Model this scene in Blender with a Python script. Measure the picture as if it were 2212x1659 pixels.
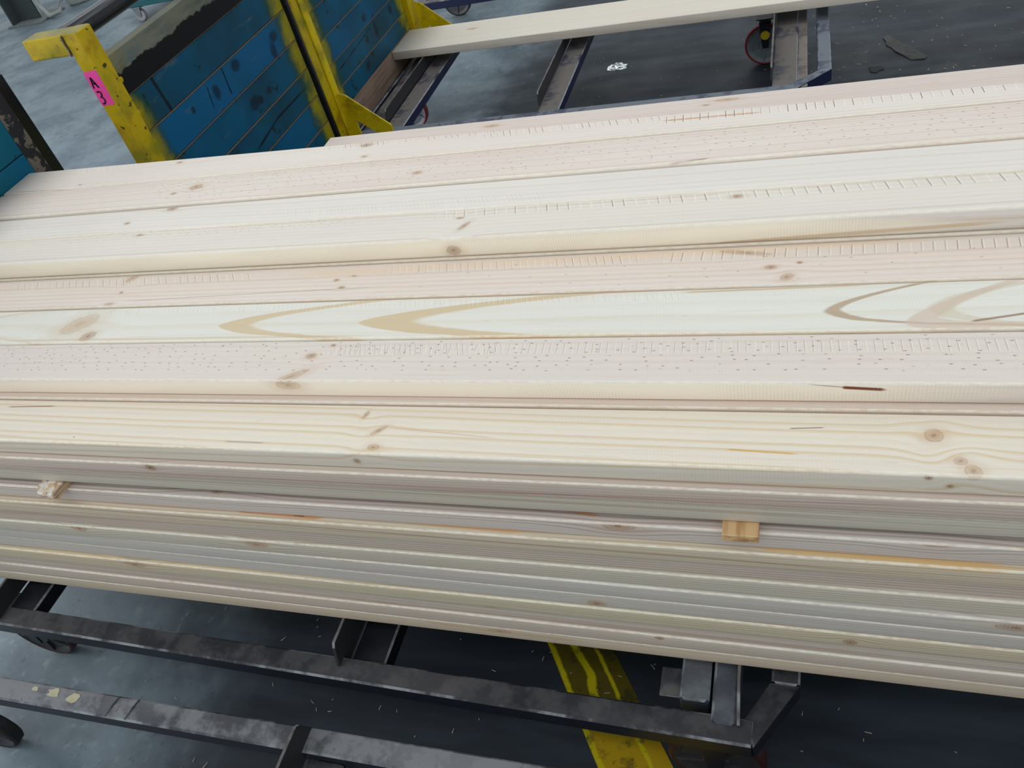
import bpy, math, random
from mathutils import Matrix, Vector
random.seed(7)
S = bpy.context.scene
C = S.collection
for o in list(bpy.data.objects): bpy.data.objects.remove(o)
PI = math.pi
H = 2.12                      # camera height over the floor; all z below are given relative to the camera

# ------------------------------------------------------------------ camera
YAW, PIT, ROL, F = -4.53329179e-01, 7.19799360e-01, -3.05242450e-01, 1788.0815
def rot3(a):
    cy, sy, cp, sp, cr, sr = math.cos(a[0]), math.sin(a[0]), math.cos(a[1]), math.sin(a[1]), math.cos(a[2]), math.sin(a[2])
    Rz = Matrix(((cy,-sy,0),(sy,cy,0),(0,0,1))); B = Matrix(((1,0,0),(0,0,-1),(0,1,0)))
    Rx = Matrix(((1,0,0),(0,cp,-sp),(0,sp,cp))); Rr = Matrix(((cr,-sr,0),(sr,cr,0),(0,0,1)))
    return Rr @ Rx @ B @ Rz
M = rot3((YAW, PIT, ROL))
cd = bpy.data.cameras.new('camera'); cam = bpy.data.objects.new('camera', cd); C.objects.link(cam)
cd.sensor_fit = 'HORIZONTAL'; cd.sensor_width = 36; cd.lens = F*36/2212; cd.clip_start = .02; cd.clip_end = 100
r, d, f = Vector(M[0]), Vector(M[1]), Vector(M[2])
mw = Matrix((( r.x, -d.x, -f.x, 0), (r.y, -d.y, -f.y, 0), (r.z, -d.z, -f.z, H), (0,0,0,1)))
cam.matrix_world = mw
S.camera = cam
def ray(px, py): return M.transposed() @ Vector(((px-1106)/F, (py-829.5)/F, 1))
def onz(px, py, z): v = ray(px, py); return v*(z/v.z)
def ony(px, py, y): v = ray(px, py); return v*(y/v.y)
def onx(px, py, x): v = ray(px, py); return v*(x/v.x)

# ------------------------------------------------------------------ light
S.view_settings.view_transform = 'Standard'; S.view_settings.look = 'None'
S.view_settings.gamma = 1; S.view_settings.use_curve_mapping = False
S.view_settings.exposure = 0.0
W = bpy.data.worlds.new('world'); S.world = W; W.use_nodes = True
W.node_tree.nodes['Background'].inputs[0].default_value = (.90, .97, 1.0, 1)
W.node_tree.nodes['Background'].inputs[1].default_value = .74
def area(name, loc, sx, sy, power, col, rot=(0,0,0)):
    l = bpy.data.lights.new(name, 'AREA'); l.shape = 'RECTANGLE'; l.size = sx; l.size_y = sy; l.energy = power; l.color = col
    o = bpy.data.objects.new(name, l); C.objects.link(o); o.location = loc; o.rotation_euler = rot
    return o
# rows of roof lights running along the hall
area('roof_light', (-1.5, 3.6, 6.4), 14, .8, 80, (1, .98, .96))
area('roof_light', (-1.5, 8.4, 6.4), 14, .8, 80, (.95, .98, 1))
area('roof_light', (-1.5, -1.4, 6.4), 14, .8, 95, (.97, .98, 1))
# unseen fill light added low at the left to lift the floor
area('left_fill_light', (-7.5, .6, 1.9), 3.6, 2.4, 210, (.94, .98, 1), (math.radians(76), 0, math.radians(-90)))

# ------------------------------------------------------------------ node helpers
class E:
    def __init__(s, g, k): s.g, s.k = g, k
    def _m(s, op, o=None, p=None, clamp=False): return s.g.m(op, s, o, p, clamp)
    def __add__(s, o): return s._m('ADD', o)
    __radd__ = __add__
    def __sub__(s, o): return s._m('SUBTRACT', o)
    def __rsub__(s, o): return s.g.m('SUBTRACT', o, s)
    def __mul__(s, o): return s._m('MULTIPLY', o)
    __rmul__ = __mul__
    def __truediv__(s, o): return s._m('DIVIDE', o)
    def sqrt(s): return s._m('SQRT')
    def exp(s): return s._m('EXPONENT')
    def abs(s): return s._m('ABSOLUTE')
    def fract(s): return s._m('FRACT')
    def floor(s): return s._m('FLOOR')
    def sin(s): return s._m('SINE')
    def max(s, o): return s._m('MAXIMUM', o)
    def min(s, o): return s._m('MINIMUM', o)
    def sat(s): return s._m('ADD', 0.0, None, True)
    def ss(s, a, b, lo=0.0, hi=1.0):
        n = s.g.nt.nodes.new('ShaderNodeMapRange'); n.interpolation_type = 'SMOOTHSTEP'
        s.g.put(n.inputs[0], s)
        for i, v in enumerate((a, b, lo, hi)): s.g.put(n.inputs[1+i], v)
        return E(s.g, n.outputs[0])
class G:
    def __init__(s, name):
        s.mat = bpy.data.materials.new(name); s.mat.use_nodes = True; s.nt = s.mat.node_tree
        s.bsdf = s.nt.nodes['Principled BSDF']
        tc = s.nt.nodes.new('ShaderNodeTexCoord'); s.obj = tc.outputs['Object']
    def put(s, inp, v):
        if isinstance(v, E): s.nt.links.new(v.k, inp)
        elif isinstance(v, bpy.types.NodeSocket): s.nt.links.new(v, inp)
        elif isinstance(v, tuple): inp.default_value = v if len(v) == len(inp.default_value) else (*v, 1)
        else: inp.default_value = v
    def m(s, op, a, b=None, c=None, clamp=False):
        n = s.nt.nodes.new('ShaderNodeMath'); n.operation = op; n.use_clamp = clamp
        s.put(n.inputs[0], a)
        if b is not None: s.put(n.inputs[1], b)
        if c is not None: s.put(n.inputs[2], c)
        return E(s, n.outputs[0])
    def xyz(s, off=(0,0,0)):
        n = s.nt.nodes.new('ShaderNodeVectorMath'); n.operation = 'ADD'; s.put(n.inputs[0], s.obj); n.inputs[1].default_value = off
        s.vec = n.outputs[0]
        q = s.nt.nodes.new('ShaderNodeSeparateXYZ'); s.nt.links.new(n.outputs[0], q.inputs[0])
        return [E(s, q.outputs[i]) for i in range(3)]
    def comb(s, x, y, z):
        n = s.nt.nodes.new('ShaderNodeCombineXYZ')
        for i, v in enumerate((x, y, z)): s.put(n.inputs[i], v)
        return n.outputs[0]
    def noise(s, vec, scale=1, detail=2, rough=.5, out=0):
        n = s.nt.nodes.new('ShaderNodeTexNoise'); s.put(n.inputs['Vector'], vec)
        n.inputs['Scale'].default_value = scale; n.inputs['Detail'].default_value = detail; n.inputs['Roughness'].default_value = rough
        return E(s, n.outputs[out])
    def stretch(s, k, scale=1, detail=2, rough=.5):
        n = s.nt.nodes.new('ShaderNodeVectorMath'); n.operation = 'MULTIPLY'; s.put(n.inputs[0], s.vec); n.inputs[1].default_value = k
        return s.noise(n.outputs[0], scale, detail, rough)
    def rnd(s):
        n = s.nt.nodes.new('ShaderNodeObjectInfo'); return E(s, n.outputs['Random'])
    def mix(s, a, b, t):
        n = s.nt.nodes.new('ShaderNodeMix'); n.data_type = 'RGBA'
        s.put(n.inputs[0], t); s.put(n.inputs[6], a); s.put(n.inputs[7], b)
        return n.outputs[2]
    def out(s, col, rough=.6, bump=None, bs=.3, bd=.001, metal=0.0, spec=.5):
        s.put(s.bsdf.inputs['Base Color'], col); s.put(s.bsdf.inputs['Roughness'], rough); s.put(s.bsdf.inputs['Metallic'], metal)
        s.bsdf.inputs['Specular IOR Level'].default_value = spec
        if bump is not None:
            b = s.nt.nodes.new('ShaderNodeBump'); b.inputs['Strength'].default_value = bs; b.inputs['Distance'].default_value = bd
            s.put(b.inputs['Height'], bump); s.nt.links.new(b.outputs[0], s.bsdf.inputs['Normal'])
        return s.mat
def lin(c): return tuple((v/255/12.92 if v/255 <= .04045 else ((v/255+.055)/1.055)**2.4) for v in c)

# ------------------------------------------------------------------ mesh helpers
def newobj(name, verts, faces, mat, parent=None, loc=None, smooth=False):
    """verts in scene coordinates (z relative to camera); mesh is stored relative to its own base point"""
    xs, ys, zs = zip(*verts)
    if loc is None: loc = ((min(xs)+max(xs))/2, (min(ys)+max(ys))/2, min(zs))
    me = bpy.data.meshes.new(name)
    me.from_pydata([(v[0]-loc[0], v[1]-loc[1], v[2]-loc[2]) for v in verts], [], faces)
    me.materials.append(mat); me.update()
    if smooth:
        for p in me.polygons: p.use_smooth = True
    o = bpy.data.objects.new(name, me); C.objects.link(o)
    if parent is not None:
        o.parent = parent; pl = parent['_w']; o.location = (loc[0]-pl[0], loc[1]-pl[1], loc[2]-pl[2])
    else: o.location = (loc[0], loc[1], loc[2]+H)
    o['_w'] = loc
    return o
def tag(o, label=None, cat=None, group=None, kind=None):
    for k, v in (('label', label), ('category', cat), ('group', group), ('kind', kind)):
        if v: o[k] = v
    return o
def empty(name, loc):
    o = bpy.data.objects.new(name, None); C.objects.link(o); o.location = (loc[0], loc[1], loc[2]+H); o['_w'] = loc; o.empty_display_size = .1
    return o
def prism(pts, axis, lo, hi, bev=0.0):
    """extrude polygon pts (2-D) along axis; bev chamfers both end faces"""
    n = len(pts); cx = sum(p[0] for p in pts)/n; cy = sum(p[1] for p in pts)/n
    def mk(p, t):
        return {'x': (t, p[0], p[1]), 'y': (p[0], t, p[1]), 'z': (p[0], p[1], t)}[axis]
    if bev:
        sm = [(p[0]+(bev if p[0] < cx else -bev), p[1]+(bev if p[1] < cy else -bev)) for p in pts]
        rings = [(sm, lo), (pts, lo+bev), (pts, hi-bev), (sm, hi)]
    else: rings = [(pts, lo), (pts, hi)]
    v = [mk(p, t) for ps, t in rings for p in ps]; f = []
    for k in range(len(rings)-1):
        for i in range(n):
            j = (i+1) % n; f.append((k*n+i, k*n+j, (k+1)*n+j, (k+1)*n+i))
    f.append(tuple(range(n-1, -1, -1))); f.append(tuple(range((len(rings)-1)*n, len(rings)*n)))
    return v, f
def box(x0, x1, y0, y1, z0, z1, b=.004):
    b = min(b, (x1-x0)/3, (y1-y0)/3, (z1-z0)/3)
    pts = [(y0+b, z0), (y1-b, z0), (y1, z0+b), (y1, z1-b), (y1-b, z1), (y0+b, z1), (y0, z1-b), (y0, z0+b)]
    return prism(pts, 'x', x0, x1, b*.8)
def boxy(x0, x1, y0, y1, z0, z1, b=.004):
    b = min(b, (x1-x0)/3, (y1-y0)/3, (z1-z0)/3)
    pts = [(x0+b, z0), (x1-b, z0), (x1, z0+b), (x1, z1-b), (x1-b, z1), (x0+b, z1), (x0, z1-b), (x0, z0+b)]
    return prism(pts, 'y', y0, y1, b*.8)
def boxz(x0, x1, y0, y1, z0, z1, b=.004):
    pts = [(x0+b, y0), (x1-b, y0), (x1, y0+b), (x1, y1-b), (x1-b, y1), (x0+b, y1), (x0, y1-b), (x0, y0+b)]
    return prism(pts, 'z', z0, z1, b*.8)
def join(*vf):
    v, f = [], []
    for a, b in vf:
        k = len(v); v += a; f += [tuple(i+k for i in q) for q in b]
    return v, f
def lathe(cx, cy, cz, prof, axis='y', n=28, cap=True):
    """prof: (offset along axis, radius)"""
    v, f = [], []
    for t, r in prof:
        for i in range(n):
            a = 2*PI*i/n; c, s = r*math.cos(a), r*math.sin(a)
            v.append((cx+c, cy+t, cz+s) if axis == 'y' else (cx+t, cy+c, cz+s) if axis == 'x' else (cx+c, cy+s, cz+t))
    for k in range(len(prof)-1):
        for i in range(n):
            j = (i+1) % n; f.append((k*n+i, k*n+j, (k+1)*n+j, (k+1)*n+i))
    if cap: f.append(tuple(range(n-1, -1, -1))); f.append(tuple(range((len(prof)-1)*n, len(prof)*n)))
    return v, f
def tube(pts, r, n=8):
    v, f = [], []
    P = [Vector(p) for p in pts]
    for k, p in enumerate(P):
        t = (P[min(k+1, len(P)-1)]-P[max(k-1, 0)]).normalized()
        a = t.cross(Vector((0, 0, 1)) if abs(t.z) < .9 else Vector((1, 0, 0))).normalized(); b = t.cross(a)
        for i in range(n):
            q = p + a*(r*math.cos(2*PI*i/n)) + b*(r*math.sin(2*PI*i/n)); v.append(tuple(q))
    for k in range(len(P)-1):
        for i in range(n):
            j = (i+1) % n; f.append((k*n+i, k*n+j, (k+1)*n+j, (k+1)*n+i))
    f.append(tuple(range(n-1, -1, -1))); f.append(tuple(range((len(P)-1)*n, len(P)*n)))
    return v, f

# ------------------------------------------------------------------ materials: wood
CREAM, PINK, TAN = (226,208,182), (226,204,188), (200,170,130)
def wood(name, c1=CREAM, c2=TAN, c3=PINK, pith=None, sp=.011, late=.5, amp=.03, loc=(0,0,0), knots=(), streaks=(), ticks=(), dots=(), vees=(), blotch=.6, top=0, seed=None, tilt=0.0):
    """growth rings about a pith line, knots that bend the grain, resin and painted-light streaks, feed-roller ticks, incised dots.
       loc: where the board stands, so features are given in scene coordinates"""
    def ds(c, k=.30): m = sum(c)/3; return tuple(int(v+(m-v)*k) for v in c)
    c1, c3 = ds(c1), ds(c3)
    g = G(name); X, Y, Z = g.xyz(loc)
    seed = random.uniform(0, 50) if seed is None else seed
    if pith is None: pith = (loc[1]+random.uniform(-.1, .1), loc[2]-random.uniform(.05, .2))
    Yd, Zd = Y, Z
    for k in knots:
        kx, kv, rx, ry, ang, dark, face = k[:7]
        dx = X-kx; dv = (Y if face == 't' else Z)-kv
        q = (dx*dx)*(1/(rx*3.4)**2) + (dv*dv)*(1/(ry*3.0)**2)
        w = dv*((q*-1).exp()*.85)
        if face == 't': Yd = Yd - w
        else: Zd = Zd - w
    n1 = g.stretch((.7, 3.0, 3.0), 1, 2)
    rr = ((Yd-pith[0])*(Yd-pith[0]) + (Zd-pith[1])*(Zd-pith[1])).sqrt() + (n1-.5)*amp + X*tilt + seed*.013
    rg = rr/sp; fr = rg.fract(); idx = rg.floor()
    per = g.noise(g.comb(idx, seed, 0.0), 3.7, 0)
    latew = fr.ss(.35, .88)*fr.ss(.9, 1.0, 1.0, 0.0)*(per.ss(.3, .7)*.8+.2)
    fib = g.stretch((5, 260, 260), 1, 3, .6)
    blo = g.stretch((.9, 9, 9), 1, 2)
    col = g.mix(lin(c1), lin(c3), blo.ss(.35, .65)*blotch)
    col = g.mix(col, lin(c2), latew*late)
    col = g.mix(col, lin((170,140,110)), fib.ss(.56, .78)*.22)
    flk = g.stretch((26, 420, 420), 1, 2)
    col = g.mix(col, lin((140,105,80)), flk.ss(.68, .8)*.30)
    for v in vees:        # cathedral-grain arrowheads: x0, yc, dyc/dx, k, wtip, arm, colour, strength, direction
        x0, yc, sl, kk, wd, colr, st = v[:7]
        nn = g.stretch((5, 22, 22), 1, 3, .6)
        dy = (Y-yc) - (X-x0)*sl + (nn-.5)*.010
        s = (X-x0) - (dy*dy)*kk - dy.abs()*(kk*.012) + (nn-.5)*.03
        m_ = s.ss(0, .012)*s.ss(wd*.85, wd*1.15, 1.0, 0.0)
        col = g.mix(col, lin(colr), m_*st)
    for k in streaks:     # x0,v0,x1,v1,width,colour,strength,face
        x0, v0, x1, v1, w, colr, st, face = k
        t = (X-x0)*(1/(x1-x0)); V = Y if face == 't' else Z
        wob = (n1-.5)*.02*(1 if w < .02 else .4)
        dd = (V - v0 - t*(v1-v0) + wob).abs()
        env = t.ss(0, .12)*t.ss(.8, 1.0, 1.0, 0.0)
        gate = Z.ss(top-.012, top-.006) if face == 't' else Z.ss(top-.006, top-.002, 1.0, 0.0)
        m_ = (dd/(env*w+.0002)).ss(.35, 1.0, 1.0, 0.0)*env*gate
        col = g.mix(col, lin(colr), m_*st)
    for k in knots:
        kx, kv, rx, ry, ang, dark, face = k[:7]
        a = math.cos(ang), math.sin(ang)
        dx = X-kx; dv = (Y if face == 't' else Z)-kv
        u = (dx*a[0]+dv*a[1])*(1/rx); v = (dv*a[0]-dx*a[1])*(1/ry)
        wn = g.noise(g.vec, 90, 2)
        d_ = (u*u+v*v).sqrt() + (wn-.5)*.7
        gate = Z.ss(top-.012, top-.004) if face == 't' else Z.ss(top-.004, top-.001, 1.0, 0.0)
        if face == 'b': gate = 1.0
        big = d_.ss(.8, 2.6, 1.0, 0.0)*gate
        col = g.mix(col, lin((204,172,138)), big*.30)
        core = d_.ss(.55, 1.12, 1.0, 0.0)*gate
        cc = (176-int(50*dark), 136-int(44*dark), 106-int(40*dark))
        col = g.mix(col, lin(cc), core*(.28+.45*dark))
        ringk = ((d_*19+wn*3).sin()*.5+.5)*core
        col = g.mix(col, lin((214,186,154)), ringk*.38)
        rim = (d_-.98).abs().ss(.0, .2, 1.0, 0.0)*gate*wn.ss(.35, .6, .35, 1.0)
        col = g.mix(col, lin((126,88,62)), rim*(.22+.40*dark))
        pithk = d_.ss(.10, .42, 1.0, 0.0)*gate
        col = g.mix(col, lin((112,76,54)), pithk*(.15+.6*dark))
    hgt = fib*.6 + flk*.3
    for k in ticks:       # x0,x1,y0,y1,pitch,slant,strength
        x0, x1, y0, y1, pt, sl, st = k
        band = Y.ss(y0, y0+.004)*Y.ss(y1-.004, y1, 1.0, 0.0)*X.ss(x0, x0+.05)*X.ss(x1-.05, x1, 1.0, 0.0)*Z.ss(top-.006, top-.003)
        ph = ((X + (Y-y0)*sl)*(1/pt)); fc = ph.fract()
        pr = g.noise(g.comb(ph.floor(), seed, 1.0), 5.3, 0).ss(.3, .6)
        ln = (fc-.5).abs().ss(.02, .075, 1.0, 0.0)*band*pr
        hi = (fc-.62).abs().ss(.02, .1, 1.0, 0.0)*band
        col = g.mix(col, lin((120,96,80)), ln*st)
        col = g.mix(col, lin((250,244,230)), hi*.35)
        hgt = hgt - ln*1.5
    for k in dots:        # x0,x1,y0,y1,pitchx,pitchy,strength
        x0, x1, y0, y1, px, py, st = k
        band = Y.ss(y0, y0+.004)*Y.ss(y1-.004, y1, 1.0, 0.0)*X.ss(x0, x0+.1)*X.ss(x1-.1, x1, 1.0, 0.0)*Z.ss(top-.006, top-.003)
        rw = ((Y-y0)*(1/py)); ri = rw.floor()
        jit = g.noise(g.comb(ri, seed, 2.0), 7.7, 0)
        cx_ = X*(1/px) + ri*.37 + jit*.8
        jy = (g.noise(g.comb(cx_.floor(), ri, seed), 9.1, 0)-.5)*1.5
        jx = (g.noise(g.comb(ri, cx_.floor(), seed+3.3), 8.3, 0)-.5)*1.7
        drop = g.noise(g.comb(cx_.floor()+4.4, ri, seed+7.7), 6.3, 0).ss(.36, .5)
        du = (cx_.fract()-.5+jx)*px*(1/.0036); dv = (rw.fract()-.5+jy)*py*(1/.0013)
        dm = (du*du+dv*dv).sqrt().ss(.5, 1.2, 1.0, 0.0)*band*drop
        col = g.mix(col, lin((104,80,68)), dm*st*.8)
        hgt = hgt - dm*1.2
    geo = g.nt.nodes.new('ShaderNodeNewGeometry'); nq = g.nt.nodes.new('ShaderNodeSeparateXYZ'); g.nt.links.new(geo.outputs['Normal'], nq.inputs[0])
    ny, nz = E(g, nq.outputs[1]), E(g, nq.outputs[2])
    arr = nz.ss(.12, .5)*nz.ss(.88, .99, 1.0, 0.0)*ny.abs().ss(.12, .5)  # upper arrises paled: fuzzy fibre plus a sky highlight painted in
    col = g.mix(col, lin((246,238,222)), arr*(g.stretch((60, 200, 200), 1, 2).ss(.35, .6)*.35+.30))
    side = nz.ss(.2, .6, 1.0, 0.0)
    saw = ((X + (Y-pith[0])*.12)*(2*PI/.0062)).sin()*.5+.5
    sawm = g.stretch((3, 14, 14), 1, 1).ss(.42, .6)
    col = g.mix(col, lin((206,190,172)), saw*sawm*(side*.14+.08))
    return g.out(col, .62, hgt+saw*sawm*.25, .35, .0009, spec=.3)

# ------------------------------------------------------------------ materials: steel, paint, floor
def steel(name, base=(14,18,30), dust=(86,84,86), dusty=.55, rough=.38, patches=0):
    g = G(name); X, Y, Z = g.xyz()
    geo = g.nt.nodes.new('ShaderNodeNewGeometry'); q = g.nt.nodes.new('ShaderNodeSeparateXYZ'); g.nt.links.new(geo.outputs['True Normal'], q.inputs[0])
    up = E(g, q.outputs[2]).ss(.5, .95)
    n = g.noise(g.vec, 14, 4, .65); n2 = g.noise(g.vec, 60, 3, .7); n3 = g.noise(g.vec, 3, 2)
    m_ = (n.ss(.4, .62)*.6+n3.ss(.4, .65)*.6)*up*dusty + up*.12*dusty
    col = g.mix(lin(base), lin(dust), m_.sat())
    col = g.mix(col, lin((64,52,46)), n2.ss(.66, .74)*.55)
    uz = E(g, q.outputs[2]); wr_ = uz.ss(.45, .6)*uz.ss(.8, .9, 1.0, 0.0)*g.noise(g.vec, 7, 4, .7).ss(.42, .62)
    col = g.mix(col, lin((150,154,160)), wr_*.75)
    col = g.mix(col, lin((120,122,124)), g.noise(g.vec, 38, 2, .8).ss(.74, .78)*.6)
    return g.out(col, (m_*.5+rough).sat(), n2, .25, .0008, spec=.5)
def yellow(name, base=(182,156,4), tone=(138,100,6), wear=1.0):
    g = G(name); X, Y, Z = g.xyz(); r = g.rnd()
    n = g.noise(g.comb(X+r*9, Y, Z), 9, 3, .6); n2 = g.noise(g.comb(X, Y+r*5, Z), 26, 4, .7); n3 = g.noise(g.vec, 70, 3, .7)
    col = g.mix(lin(base), lin(tone), n.ss(.5, .72)*.75)
    col = g.mix(col, lin((96,104,30)), g.noise(g.vec, 5, 3).ss(.46, .68)*.75)
    col = g.mix(col, lin((26,24,22)), n2.ss(.63, .655)*.9*wear)
    col = g.mix(col, lin((60,46,20)), n3.ss(.6, .72)*.5)
    geo = g.nt.nodes.new('ShaderNodeNewGeometry'); q = g.nt.nodes.new('ShaderNodeSeparateXYZ'); g.nt.links.new(geo.outputs['True Normal'], q.inputs[0])
    col = g.mix(col, lin((112,114,78)), E(g, q.outputs[2]).ss(.6, .95)*(n.ss(.3, .6)*.3+.5))
    return g.out(col, .45, n3, .25, .0008, spec=.25)
def bluepaint(name, loc, ylo, yhi, grey=0.0, tarz=None, tint=(0,78,112), spray=True, marks=()):
    """painted plank with worn patches, dark oily blots and yellow overspray near the posts (ylo, yhi)"""
    g = G(name); X, Y, Z = g.xyz(loc); r = g.rnd()
    V = g.comb(X, Y+r*7, Z+r*3)
    n = g.noise(V, 5, 3, .55); n2 = g.noise(g.comb(X, Y*4+r*7, Z*22), 1, 4, .65); n3 = g.noise(V, 11, 3, .6)
    col = g.mix(lin(tint), lin((0,84,122)), n.ss(.45, .68)*.75)
    col = g.mix(col, lin((14,52,66)), g.noise(V, 2.3, 2).ss(.45, .7)*.7)
    col = g.mix(col, lin((96,104,88)), n2.ss(.62, .80)*.55)
    col = g.mix(col, lin((8,22,34)), n3.ss(.64, .69)*.85)
    for k in marks:
        if k[0] == 's':
            y0_, z0_, y1_, z1_, w_ = k[1:]; L2 = (y1_-y0_)**2+(z1_-z0_)**2
            t = (((Y-y0_)*(y1_-y0_) + (Z-z0_)*(z1_-z0_))*(1/L2)).max(0.0).min(1.0)
            dd = ((Y-y0_-t*(y1_-y0_))*(Y-y0_-t*(y1_-y0_)) + (Z-z0_-t*(z1_-z0_))*(Z-z0_-t*(z1_-z0_))).sqrt() + (n3-.5)*.012
            mk_ = (dd*(1/w_)).ss(.6, 1.3, 1.0, 0.0)
        else:
            y0_, z0_, ry_, rz_ = k[1:]
            dd = (((Y-y0_)*(1/ry_))*((Y-y0_)*(1/ry_)) + ((Z-z0_)*(1/rz_))*((Z-z0_)*(1/rz_))).sqrt() + (n3-.5)*2.4
            mk_ = dd.ss(.6, 1.5, 1.0, 0.0)*.75
        col = g.mix(col, lin((6,22,34)), mk_)
    if spray:
        e1 = (Y-ylo).ss(.02, .17, 1.0, 0.0) if ylo is not None else None
        e2 = ((Y-yhi)*-1).ss(.02, .19, 1.0, 0.0) if yhi is not None else None
        e = e1 if e2 is None else e2 if e1 is None else e1.max(e2)
        sm = (e*1.05 + (n3-.5)*1.1 + (n-.5)*1.0)
        col = g.mix(col, lin((34,66,34)), sm.ss(.0, .8)*.8)
        col = g.mix(col, lin((150,138,4)), sm.ss(.45, 1.25)*.9)
    if grey:
        col = g.mix(col, lin((118,116,98)), (n2.ss(.3, .6)*.5+.5)*grey)
    if tarz is not None:     # black smear along the lower half of the capping plank
        edge = (Z - tarz + (g.noise(V, 7, 4, .7)-.5)*.07)
        col = g.mix(col, lin((6,8,12)), edge.ss(-.004, .004, 1.0, 0.0)*(n2.ss(.72, .8, 1.0, .3)))
    return g.out(col, .55, n2+n3*.3, .3, .0015, spec=.2)
def rawwood(name, c=(128,106,92), c2=(92,74,62)):
    g = G(name); X, Y, Z = g.xyz(); r = g.rnd()
    n = g.noise(g.comb(X*40, Y*3+r*9, Z*40), 1, 4, .6)
    col = g.mix(lin(c), lin(c2), n.ss(.4, .7)*.8)
    return g.out(col, .75, n, .3, .001)
def plain(name, c, rough=.5, metal=0.0, spec=.5, var=.15, sc=30):
    g = G(name); g.xyz(); n = g.noise(g.vec, sc, 3)
    col = g.mix(lin(c), tuple(v*.4 for v in lin(c)), n.ss(.4, .75)*var*2)
    return g.out(col, rough, n, .15, .0006, metal, spec)

g = G('concrete'); X, Y, Z = g.xyz()
n = g.noise(g.vec, 2.2, 4, .6); n2 = g.noise(g.vec, 16, 5, .7); n3 = g.noise(g.comb(X*.8, Y*5, Z), 1.5, 3, .6)
pale = g.mix(lin((118,132,141)), lin((90,104,114)), n.ss(.35, .7))
pale = g.mix(pale, lin((66,76,82)), n2.ss(.58, .7)*.6)
pale = g.mix(pale, lin((150,166,172)), g.noise(g.vec, 22, 3, .6).ss(.55, .7)*.35)
pale = g.mix(pale, lin((96,106,114)), g.noise(g.comb(X*1.2, Y*1.2, Z), 9, 4, .7).ss(.5, .75)*.45)
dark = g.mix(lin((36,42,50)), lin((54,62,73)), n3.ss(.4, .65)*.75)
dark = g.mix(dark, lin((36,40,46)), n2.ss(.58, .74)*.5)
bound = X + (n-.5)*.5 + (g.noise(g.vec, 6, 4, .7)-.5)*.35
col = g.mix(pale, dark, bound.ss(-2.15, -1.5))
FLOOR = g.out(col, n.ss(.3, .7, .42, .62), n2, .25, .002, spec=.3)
NAVY = steel('navy_steel'); NAVY_BLUE = steel('blue_steel', (6,18,60), (104,98,94), 1.5, .45); BLUE_RAIL = steel('blue_rail', (6,18,60), (108,114,124), 1.6, .45)
PALE_DUSTY = steel('pale_dusty_steel', (36,38,48), (124,126,130), 1.15, .5); NAVY_DUSTY = steel('dusty_steel', (30,32,42), (100,98,98), .95, .5)
GREY_ANGLE = steel('worn_angle_iron', (38,38,42), (116,110,106), .9, .5)
YELLOW = yellow('yellow_paint'); YELLOW2 = yellow('bright_yellow_paint', (206,180,0), (160,124,10), .35)
RAW = rawwood('raw_pine_plank'); BLACK = plain('black_rubber', (22,22,24), .7); MAROON = plain('red_wheel_tyre', (126,26,34), .45)
CHROME = plain('galvanised', (170,172,176), .35, .8); GREYPL = plain('grey_hub', (112,120,128), .45)
BAR = plain('gloss_black_bar', (8,11,24), .16, 0, .3, .05)

# ------------------------------------------------------------------ floor
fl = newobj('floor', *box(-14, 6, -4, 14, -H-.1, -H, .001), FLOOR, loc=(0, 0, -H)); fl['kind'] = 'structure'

# ------------------------------------------------------------------ trolleys
def caster(root, x, y, rail_z, rim=MAROON, hub=GREYPL, cap=None, yawx=0.0):
    wr = .112; cz = -H+wr+.0005
    fk = join(box(x-.045, x+.045, y-.045, y+.045, rail_z-.006, rail_z, .001),
              lathe(x, y, rail_z-.026, [(0, .03), (.021, .03)], 'z', 16),
              prism([(x-.03, rail_z-.026), (x+.03, rail_z-.026), (x+.016+yawx, cz-.012), (x-.016+yawx, cz-.012)], 'y', y-.036, y-.031),
              prism([(x-.03, rail_z-.026), (x+.03, rail_z-.026), (x+.016+yawx, cz-.012), (x-.016+yawx, cz-.012)], 'y', y+.031, y+.036),
              box(x-.032, x+.032, y-.036, y+.036, rail_z-.030, rail_z-.025, .001))
    c = newobj('caster', *fk, NAVY, root)
    newobj('wheel', *lathe(x+yawx, y, cz, [(-.02, .012), (-.021, .03), (-.012, .034), (-.010, wr-.030), (-.018, wr-.012), (.018, wr-.012), (.010, wr-.030), (.012, .034), (.021, .03), (.02, .012)], 'y', 36), hub, c)
    ribs = [boxy(x+yawx-.004, x+yawx+.004, y-.019, y-.008, cz+.03, cz+wr-.016, .001)]
    V_ = []
    for k in range(5):
        a = 2*PI*k/5+.5; ca, sa = math.cos(a), math.sin(a)
        V_.append(([(x+yawx+(q[0]-x-yawx)*ca-(q[2]-cz)*sa, q[1], cz+(q[0]-x-yawx)*sa+(q[2]-cz)*ca) for q in ribs[0][0]], ribs[0][1]))
    newobj('spokes', *join(*V_), hub, c)
    t = newobj('tyre', *lathe(x+yawx, y, cz, [(-.018, wr-.012), (-.020, wr-.006), (-.015, wr), (.015, wr), (.020, wr-.006), (.018, wr-.012)], 'y', 40, False), rim, c, smooth=False)
    if cap: newobj('hub_cap', *lathe(x+yawx, y-.036, cz+.062, [(-.014, .020), (-.010, .024), (0, .024)], 'y', 20), cap, c)
    return c
RZ, RH = -1.80, .055      # rail top, rail height
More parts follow.
